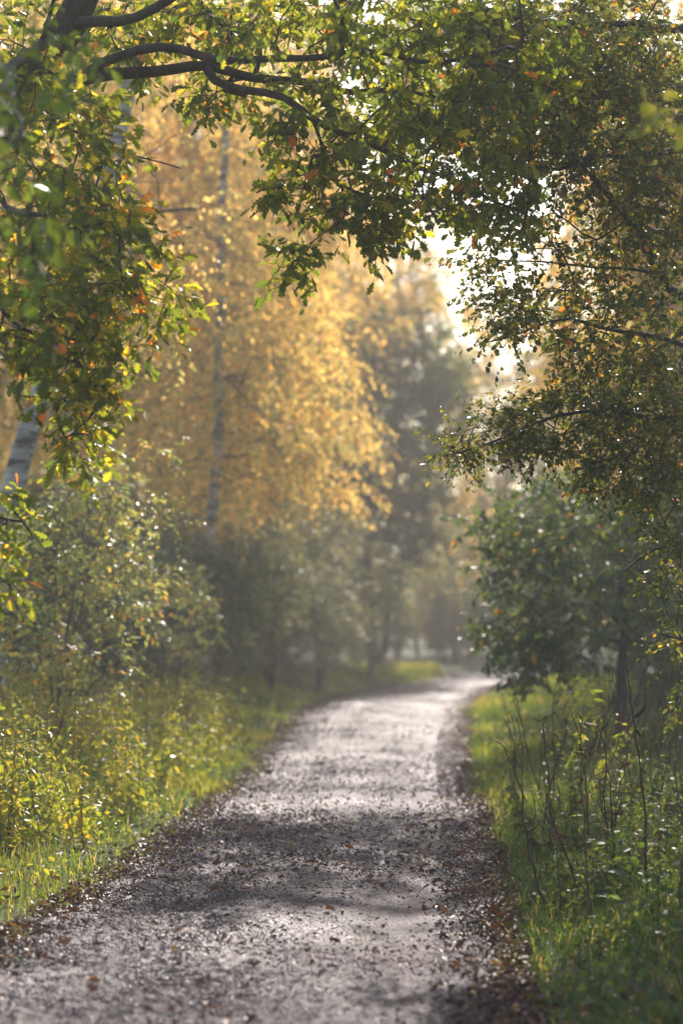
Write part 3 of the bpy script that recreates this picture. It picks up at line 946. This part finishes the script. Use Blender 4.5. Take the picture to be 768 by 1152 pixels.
def near_sprig():
    """one leafy twig of a tree on the walker's side of the hawthorn"""
    base = on_ground(3.1, 6.8)
    root = thing('hazel_bush', 'thin hazel bush with big soft green leaves close beside the path', 'bush', base)
    sk = Skel(4000)
    sk.limb([base + (0, 0, -.05), base + (.1, 0, 1.3), base + (0, 0, 2.4), base + (-.7, .1, 3.2), at(790, 140, 7), at(750, 128, 7)], .018, .004, .1, False)
    A = np.concatenate([blob(752, 135, 18, 14, 6.9, 7.1, 3), blob(900, 200, 90, 120, 6.6, 7.2, 16)])
    A, O = sk.reach(A, .12, .05)
    w, l = MB(), MB()
    sk.wood(range(len(sk.chains)), sk.radii(.002), w)
    spray(l, w, 'round', A, O, 2, .1, 3, .075, .85, .1, .3, wr=.001)
    w.build('stem', M['grey_bark'], root, base); l.build('foliage', M['green_leaf'], root, base)


near_sprig()


def small_dark_tree():
    d = 22.0
    base = on_ground(*(at(699, 0, d)[:2]))
    root = thing('young_tree', 'bushy young tree with glossy dark green leaves on the grass verge by the bend', 'tree', base)
    sk = Skel()
    trunk = sk.limb([base + (0, 0, -.1), at(697, 800, d), at(700, 740, d), at(702, 690, d), at(696, 640, d), at(690, 580, d), at(680, 545, d)], .085, .02, .15, False, .01)
    limbs = [sk.limb([at(*p) for p in pts], r0, .008, .15, True, .015) for pts, r0 in (
        ([(704, 730, d), (728, 690, d - .3), (755, 660, d - .6), (790, 640, d - .6)], .03),
        ([(697, 700, d), (660, 670, d - .4), (620, 650, d - .8), (575, 640, d - 1)], .025),
        ([(700, 720, d), (665, 715, d + .3), (620, 710, d), (570, 715, d - .3)], .022),
        ([(693, 610, d), (650, 580, d + .4), (610, 560, d + .4)], .02),
        ([(690, 600, d), (730, 560, d), (770, 540, d + .4)], .02),
        ([(708, 838, d), (716, 780, d - .2), (735, 740, d - .2), (770, 720, d)], .03))]
    regs = [(570, 590, 36, 26, 20.5, 22.5, 22), (620, 580, 50, 40, 20.5, 23.5, 50), (600, 640, 56, 34, 20.2, 23.5, 54), (578, 706, 40, 28, 20.5, 22.5, 40), (615, 705, 46, 34, 20.5, 23.5, 38), (640, 735, 55, 24, 20.8, 23.5, 20), (680, 640, 70, 60, 20, 24, 56), (740, 600, 60, 60, 20.5, 24, 60),
            (750, 690, 50, 50, 20.5, 24, 50), (690, 570, 80, 36, 20.5, 24, 50), (590, 764, 14, 11, 20.8, 22, 6), (612, 745, 22, 12, 20.8, 22, 8), (533, 592, 8, 8, 21, 21.4, 2), (820, 640, 60, 90, 20, 24, 40), (790, 750, 36, 40, 20.5, 23, 18)]
    A = np.concatenate([blob(*r) for r in regs])
    A, O = sk.reach(A, .22, .06, .07, .3, .6)
    r = sk.radii(.0034, .42, .03)
    mt = MB(); sk.wood([trunk], r, mt); mt.build('trunk', M['oak_bark'], root, base, True)
    for i in limbs:
        ml = MB(); sk.wood([i], r, ml); ml.build('limb', M['oak_bark'], root, base, True)
    tw, cr = MB(), MB()
    sk.wood([i for i in range(len(sk.chains)) if i != trunk and i not in limbs], r, tw)
    spray(cr, tw, 'oval', A, O, 3, .3, 7, .098, .28, .17, .25, .75, .002, up=1.1, wild=.5, rest=.90, restp=.012)
    tw.build('twigs', M['oak_bark'], root, base); cr.build('crown', M['dark_leaf'], root, base)


small_dark_tree()


# ------------------------------------------------------------------ birches with a traced stem
def crown_points(c, rx, ry, rz, n, lumps=16, lump=.42):
    L = nrm(rng.normal(size=(lumps, 3))) * (0.35 + .6 * rng.random((lumps, 1)) ** .6) * np.array([rx, ry, rz])
    s = lump * (.6 + .7 * rng.random(lumps)) * (rx * ry * rz) ** (1 / 3)
    k = rng.integers(0, lumps, n)
    P = L[k] + nrm(rng.normal(size=(n, 3))) * (s[k] * rng.random(n) ** .45)[:, None]
    return P + np.asarray(c)


def make_tree(name, label, cat, base, trunks, attract, leafk, leaf, lmat, wmat, tint, k=3, length=.5, m=8, droop=.3, spread=.8, rt=.006, tspread=.18, seg=.45, wr=.003, group=None, rest=None, restp=0., up=.8, bare=()):
    root = thing(name, label, cat, base, 0, group)
    sk = Skel()
    ts = []
    for i, (pts, r0, r1) in enumerate(trunks):
        ts.append(sk.limb(pts, r0, r1, .3, i > 0, .01))
    bs = [sk.limb(pts, r0, r1, .12, True, .01) for pts, r0, r1 in bare]
    A, O = sk.reach(attract, seg, .08, .06, .3, .5, lo=min(6, sk.n - 1))
    r = sk.radii(rt, .42, .06)
    for i in ts:
        mt = MB(); sk.wood([i], r, mt); mt.build('trunk', wmat, root, base, True)
    for i in bs:
        mt = MB(); sk.wood([i], r, mt); mt.build('limb', M['grey_bark'], root, base, True)
    tw, cr = MB(), MB()
    sk.wood([i for i in range(len(sk.chains)) if i not in ts and i not in bs], r, tw, 3)
    spray(cr, tw, leafk, A, O, k, length, m, leaf, tint, tspread, droop, spread, wr, rest=rest, restp=restp, up=up)
    tw.build('branches', M['grey_bark'], root, base); cr.build('crown', lmat, root, base)
    return root


bough_tree()

d = 20.0
b = on_ground(*(at(-16, 0, d)[:2]))
make_tree('birch_tree', 'leaning white birch whose peeling trunk shows behind the oak leaves', 'tree', b,
          [([b + (0, 0, -.1), at(0, 640, d), at(20, 525, d), at(40, 465, d), at(66, 380, d), at(97, 272, d), at(122, 195, d), at(140, 125, d), at(152, 60, d), at(165, -60, d), at(172, -200, d)], .155, .06)],
          np.concatenate([crown_points(at(140, -140, d), 2.0, 1.8, 2.4, 90), blob(60, 200, 90, 120, d - .6, d + 1.5, 40), blob(150, 300, 90, 90, d + .5, d + 2, 18)]),
          'chip', .06, M['gold_leaf'], M['birch_bark'], .45, 5, .8, 14, 1.0, .6, .004,
          bare=[([at(108, 290, d), at(140, 255, d), at(158, 243, d), at(180, 238, d), at(222, 236, d)], .028, .016),
                ([at(180, 238, d), at(176, 200, d), at(168, 170, d), at(190, 150, d)], .008, .003),
                ([at(126, 190, d), at(170, 172, d), at(200, 150, d), at(222, 118, d)], .01, .003),
                ([at(112, 235, d), at(150, 206, d), at(190, 206, d), at(220, 190, d)], .009, .003)])
d = 31.0
b = on_ground(*(at(226, 0, d)[:2]))
make_tree('birch_tree', 'slim hazy birch with pale scarred stem standing amid golden leaves', 'tree', b,
          [([b + (0, 0, -.1), at(231, 640, d), at(240, 580, d), at(243, 520, d), at(246, 450, d), at(247, 380, d), at(249, 300, d), at(250, 250, d), at(254, 120, d), at(262, -40, d), at(268, -160, d)], .11, .04)],
          np.concatenate([crown_points(at(262, 100, d), 2.2, 2.0, 4.0, 190, 20), blob(250, 400, 120, 170, d - 2.6, d + 2, 210), blob(330, 470, 90, 110, d, d + 3, 70)]),
          'chip', .08, M['gold_leaf'], M['birch_bark'], .5, 5, .9, 16, 1.0, .6, .005, .28)

d = 53.0
b = on_ground(*(at(420, 0, d)[:2]))
make_tree('green_tree', 'dark green two stemmed tree beside the bend under golden birches', 'tree', b,
          [([b + (0, 0, -.1), at(417, 720, d), at(413, 650, d), at(415, 560, d), at(425, 450, d), at(440, 360, d)], .17, .04),
           ([b + (.05, 0, .1), at(432, 730, d), at(442, 650, d), at(462, 590, d), at(482, 540, d), at(490, 490, d)], .12, .03)],
          np.concatenate([blob(442, 395, 66, 62, d - 2, d + 2.5, 90), blob(455, 455, 68, 60, d - 2, d + 2.5, 90), blob(425, 520, 80, 70, d - 2.2, d + 2.5, 110), blob(425, 600, 66, 50, d - 2, d + 2, 90), blob(470, 590, 34, 46, d - 1.5, d + 1.5, 34), blob(400, 670, 60, 36, d - 1, d + 2.5, 40), blob(500, 460, 30, 60, d - 1.5, d + 1.5, 44), blob(390, 480, 40, 80, d - 2, d + 1, 50)]),
          'oval', .14, M['green_leaf'], M['oak_bark'], .55, 6, .6, 11, .2, .8, .006, .2)

# ------------------------------------------------------------------ the wood behind: one tree of each kind, then copies
Z0 = np.zeros(3)


def birch_kind(h, w, label, tint):
    lean = rng.normal() * .5
    return make_tree('golden_birch', label, 'tree', Z0, [([(0, 0, -.1), (lean * .3, .05, h * .12), (lean * .1, 0, h * .25), (lean * .8, .15, h * .45), (lean * .6, 0, h * .6), (lean * 1.1, 0, h * .8), (lean * 1.2, .1, h * .97)], .0075 * h, .015)],
                     np.concatenate([crown_points((lean * .7, 0, h * .55), w, w, h * .40, 330, 30, .34), crown_points((lean, 0, h * .82), w * .6, w * .6, h * .16, 60, 6)]),
                     'chip', .10, M['gold_leaf'], M['birch_bark'], tint, 5, 1.0, 18, 1.0, .6, .006, .30)


def round_kind(name, h, w, label, mat, tint, n=230, leaf=.11, kind='oval', stems=2, low=.12, m=8):
    tr = [([(0, 0, -.1), (.05, 0, h * .2), (-.1, .05, h * .45), (-.15, 0, h * .75)], .013 * h, .03)]
    for q in range(stems - 1):
        a = rng.random() * 6.28
        tr.append(([(.02, 0, .02), (.2 * math.cos(a), .2 * math.sin(a), h * .18), (.13 * h * math.cos(a), .13 * h * math.sin(a), h * .45), (.2 * h * math.cos(a), .2 * h * math.sin(a), h * .62)], .010 * h, .02))
    A = crown_points((0, 0, h * (.5 + low / 2)), w, w, h * (.44 - low / 2), n, 18, .40)
    A = A[A[:, 2] > .25]
    return make_tree(name, label, 'tree' if 'tree' in name else 'shrub', Z0, tr, A, kind, leaf, mat, M['grey_bark'], tint, 6, .5, m + 2, .2, .8, .006, seg=.4)


def place(protos, rows):
    used = set()
    for k, px, dd, h, label in rows:
        pr, h0 = protos[k]
        x = (px - CX) * dd / F
        loc = on_ground(x, dd); s = h / h0; rz = rng.random() * 6.28
        if k not in used:
            used.add(k); pr.location = tuple(loc); pr.scale = (s, s, s); pr.rotation_euler = (0, 0, rz); pr['label'] = label
        else:
            dup(pr, loc, rz, s, label)
    for k, (pr, h0) in enumerate(protos):
        assert k in used, k


BR = [(birch_kind(15, 2.3, 'x', .5), 15), (birch_kind(17, 2.6, 'x', .6), 17), (birch_kind(13, 2.4, 'x', .42), 13)]
place(BR, [
    (1, 150, 37, 17, 'tall golden birch between the leaning white birch and the slim hazy one'),
    (0, 308, 41, 16.5, 'golden birch just past the slim pale stemmed one, crown lit from above'),
    (1, 312, 50, 16.5, 'hazy golden birch standing behind the dark green two stemmed tree'),
    (2, 447, 57, 15.6, 'lower golden birch at the edge of the bright gap of sky'),
    (0, 62, 43, 18, 'golden birch seen through the oak leaves beside the leaning trunk'),
    (2, -50, 34, 15, 'golden birch hidden mostly behind the drooping oak bough'),
    (1, 285, 59, 19, 'farthest tall golden birch in the thick of the haze'),
    (0, 205, 64, 19, 'faint golden birch far back behind the slim hazy stem'),
    (2, 10, 57, 17, 'faint golden birch deep in the wood behind the glossy shrub'),
    (1, 360, 72, 18, 'palest golden birch of all, almost lost in sunny mist'),
    (2, 740, 37, 12.5, 'golden birch glowing behind the hawthorn boughs'),
    (0, 775, 44, 15, 'taller golden birch behind the hawthorn, farther from the path'),
    (2, 900, 36, 14, 'golden birch out beyond the hawthorn trunk'),
    (1, 745, 52, 19, 'tall golden birch filling the gaps high in the hawthorn'),
    (0, 790, 37, 17, 'golden birch close behind the hawthorn crown'),
    (1, 240, 46, 18, 'dense golden birch directly behind the slim scarred stem'),
    (1, 168, 45, 18.5, 'golden birch filling the gap between the leaning and the slim birch'),
    (2, 105, 48, 17, 'golden birch behind the dead grey branch'),
    (0, 365, 64, 17.5, 'hazy golden birch rising behind the low one at the gap'),
    (1, -200, 42, 17, 'golden birch far off to the side behind the oak trunk'),
])
GT = [(round_kind('green_tree', 12, 2.3, 'x', M['green_leaf'], .3, 300, .12, low=.2), 12), (round_kind('hazy_tree', 11, 3.2, 'x', M['brown_leaf'], .45, 260, .12, low=.1), 11)]
place(GT, [
    (1, 572, 70, 13.6, 'brownish misty tree under the bright gap of sky'),
    (1, 535, 84, 13.5, 'rust brown misty tree just beside the bright gap'),
    (1, 650, 74, 14, 'thin misty tree behind the tips of the hawthorn boughs'),
    (1, 618, 82, 15.6, 'faint rusty tree rising into the bright gap of sky'),
    (1, 668, 62, 11, 'rusty tree showing between the hawthorn boughs'),
    (0, 560, 96, 9, 'grey green tree lost in mist past the bend'),
    (1, 500, 100, 11, 'pale brown tree farthest away at the end of the path'),
    (0, 720, 52, 9, 'green tree behind the glossy young tree'),
    (0, 250, 78, 14, 'dim green tree deep in the wood behind the birches'),
    (1, 120, 76, 15, 'dim rusty tree deep in the wood behind the leaning birch'),
    (0, 840, 60, 13, 'green tree far beyond the hawthorn trunk'),
    (0, -20, 70, 16, 'tall dim green tree behind the oak bough'),
])
SH = [(round_kind('willow_shrub', 4.5, 2.3, 'x', M['willow_leaf'], .5, 260, .10, 'long', 3, 0.0, 9), 4.5),
      (round_kind('green_shrub', 3.5, 1.9, 'x', M['green_leaf'], .35, 240, .085, 'oval', 3, 0.0, 9), 3.5),
      (round_kind('rusty_shrub', 3.5, 1.7, 'x', M['brown_leaf'], .6, 200, .085, 'oval', 3, 0.0, 8), 3.5)]
place(SH, [
    (0, 358, 41, 4.7, 'blue grey willow shrub leaning out of the haze by the bend'),
    (0, 300, 50, 4.2, 'blue grey willow shrub half hidden behind the rusty one'),
    (0, 305, 36.5, 3.5, 'pale grey green shrub nearest the path in front of the willows'),
    (0, 240, 34, 3.9, 'pale grey green shrub right behind the nettle bank end'),
    (0, 528, 71, 4.4, 'misty shrub closing off the view at the end of the path'),
    (0, 512, 64, 3.9, 'pale misty shrub on the verge just before the path turns'),
    (0, 562, 69, 4.8, 'pale misty shrub on the far side of the bend'),
    (0, 492, 77, 5.2, 'faint grey shrub behind the end of the path'),
    (2, 275, 42, 3.6, 'rusty leaved shrub beside the blue grey willows'),
    (0, 250, 39, 3.2, 'pale willow shrub at the foot of the slim hazy birch'),
    (0, 415, 47, 2.4, 'low grey willow shrub at the foot of the two stemmed tree'),
    (1, 190, 30, 3.1, 'green shrub behind the nettles below the slim birch'),
    (0, 120, 29, 3.6, 'pale green shrub behind the glossy one with tiny leaves'),
    (1, 50, 33, 4.2, 'green shrub at the leaning birch foot'),
    (1, -60, 27, 3.6, 'green shrub behind the oak trunk'),
    (1, 400, 60, 3.2, 'low shrub under the two stemmed tree'),
    (0, 470, 72, 4.6, 'misty grey shrub behind the two stemmed tree'),
    (0, 540, 82, 5.2, 'pale misty shrub where the path disappears'),
    (1, 600, 74, 5.0, 'grey green misty shrub past the bend'),
    (2, 500, 66, 3.2, 'yellowish misty shrub beside the end of the path'),
    (1, 645, 64, 4.6, 'misty green shrub behind the glossy young tree'),
    (0, 720, 42, 3.6, 'pale shrub among stalks behind the young tree'),
    (1, 775, 31, 3.2, 'green shrub behind the young tree trunk'),
    (1, 850, 26, 3.4, 'green shrub beneath the hawthorn boughs'),
    (2, 800, 52, 4.4, 'rusty shrub far behind the hawthorn'),
    (1, 170, 52, 4.5, 'dim shrub deep in the birch wood'),
    (0, 60, 55, 5, 'dim grey shrub deep in the wood behind the leaning birch'),
])
# far edge of the wood
back = [(GT[0][0], 12), (GT[1][0], 11), (BR[1][0], 17)]
for i, px in enumerate(range(-500, 1300, 85)):
    dd = 112 + 22 * rng.random()
    pr, h0 = back[(i * 2 + i // 3) % 3]
    h = rng.uniform(9, 11) if 440 < px < 720 else rng.uniform(13, 19)
    x = (px - CX) * dd / F
    dup(pr, on_ground(x, dd), rng.random() * 6.28, (h / h0 * 1.5, h / h0 * 1.5, h / h0), 'misty tree at the far edge of the wood', 'misty trees at the far edge of the wood')


# the glossy shrub behind the nettles
def glossy_shrub():
    for bx, dd, label, regs in (
        (55, 18, 'big shrub with sparkling glossy small leaves behind the nettles', [(65, 620, 90, 52, 16.6, 19.5, 110), (40, 690, 110, 60, 16.6, 19.5, 110), (120, 570, 50, 34, 16.8, 18.6, 30), (150, 640, 36, 60, 16.8, 18.6, 26), (105, 545, 50, 24, 17, 19.5, 24), (175, 510, 22, 10, 17.4, 18, 4), (185, 580, 16, 10, 17.4, 18, 3), (-70, 620, 60, 110, 16.6, 19.5, 60), (70, 760, 90, 40, 16.4, 18, 44)]),
        (190, 23, 'smaller glossy shrub at the end of the nettle bank', [(180, 690, 55, 60, 22, 24.5, 70), (215, 700, 30, 40, 22, 24, 24), (140, 660, 40, 60, 22, 25, 40)])):
        base = on_ground(*(at(bx, 0, dd)[:2]))
        root = thing('glossy_shrub', label, 'shrub', base)
        sk = Skel()
        ts = []
        for k in range(5):
            a = k * 1.3
            top = at(regs[k % len(regs)][0], regs[k % len(regs)][1], dd)
            ts.append(sk.limb([base + (.06 * math.cos(a), .06 * math.sin(a), -.05), base * .6 + top * .4 + np.array([0, 0, .2]), top], .02, .006, .15, False, .012))
        A = np.concatenate([blob(*r) for r in regs])
        A, O = sk.reach(A, .2, .08, .07, .3, .5)
        r = sk.radii(.0026, .42, .02)
        tw, cr = MB(), MB()
        for i in ts:
            mt = MB(); sk.wood([i], r, mt); mt.build('stem', M['grey_bark'], root, base, True)
        sk.wood([i for i in range(len(sk.chains)) if i not in ts], r, tw)
        spray(cr, tw, 'oval', A, O, 3, .28, 8, .060, .55, .2, .1, .8, .0016, up=1.3, wild=.45, rest=.97, restp=.006)
        tw.build('twigs', M['grey_bark'], root, base); cr.build('crown', M['shine_leaf'], root, base)


glossy_shrub()

# ------------------------------------------------------------------ haze
def haze():
    mb = MB()
    x0, x1, y0, y1, z0, z1 = -90, 90, -14, 150, -1.2, 24
    V = [(x0, y0, z0), (x1, y0, z0), (x1, y1, z0), (x0, y1, z0), (x0, y0, z1), (x1, y0, z1), (x1, y1, z1), (x0, y1, z1)]
    mb.add(V, np.array([(3, 2, 1, 0), (4, 5, 6, 7), (0, 1, 5, 4), (1, 2, 6, 5), (2, 3, 7, 6), (3, 0, 4, 7)]))
    m, nt, out = new_mat('morning haze')
    v = nd(nt, 'ShaderNodeVolumePrincipled', Density=HAZE, Anisotropy=0.25)
    v.inputs['Color'].default_value = (.97, .93, .88, 1)
    nt.links.new(v.outputs[0], out.inputs['Volume'])
    o = mb.build('haze', m); o['kind'] = 'stuff'; o['label'] = 'pale sunny haze filling the wood'


HAZE = 0.0028
haze()

# ------------------------------------------------------------------ light, sky, camera
w = bpy.data.worlds.new('World'); scene.world = w; w.use_nodes = True
nt = w.node_tree
bg = nt.nodes['Background']
sky = nt.nodes.new('ShaderNodeTexSky'); sky.sky_type = 'NISHITA'; sky.sun_disc = False
sky.sun_elevation = math.radians(SUN_EL); sky.sun_rotation = math.radians(SUN_AZ)
sky.air_density = 1.2; sky.dust_density = 1.5
nt.links.new(sky.outputs[0], bg.inputs[0]); bg.inputs[1].default_value = 0.15

sl = bpy.data.lights.new('sun', 'SUN'); sl.energy = 5.0; sl.angle = math.radians(0.6); sl.color = (1, .905, .82)
so = bpy.data.objects.new('sun', sl); col.objects.link(so)
so.rotation_euler = (-math.radians(90 - SUN_EL), 0, -math.radians(SUN_AZ))
so.location = (0, 0, 40)

cam = bpy.data.cameras.new('camera')
cam.sensor_fit = 'VERTICAL'; cam.sensor_height = 36; cam.lens = F / 1152 * 36
cam.shift_y = (HY - 576) / 1152
cam.clip_start = 0.1; cam.clip_end = 2000
cam.dof.use_dof = True; cam.dof.focus_distance = 11.4; cam.dof.aperture_fstop = 1.25
co = bpy.data.objects.new('camera', cam); col.objects.link(co)
co.location = (0, 0, EYE); co.rotation_euler = (math.radians(90), 0, 0)
scene.camera = co

scene.render.engine = 'CYCLES'
cy = scene.cycles
cy.max_bounces = 6; cy.diffuse_bounces = 3; cy.glossy_bounces = 2; cy.transmission_bounces = 3; cy.volume_bounces = 0; cy.transparent_max_bounces = 4
cy.sample_clamp_indirect = 5; cy.use_denoising = True; cy.caustics_reflective = False; cy.caustics_refractive = False
vs = scene.view_settings
vs.view_transform = 'Standard'; vs.look = 'None'; vs.gamma = 1; vs.use_curve_mapping = False
vs.exposure = 0.78
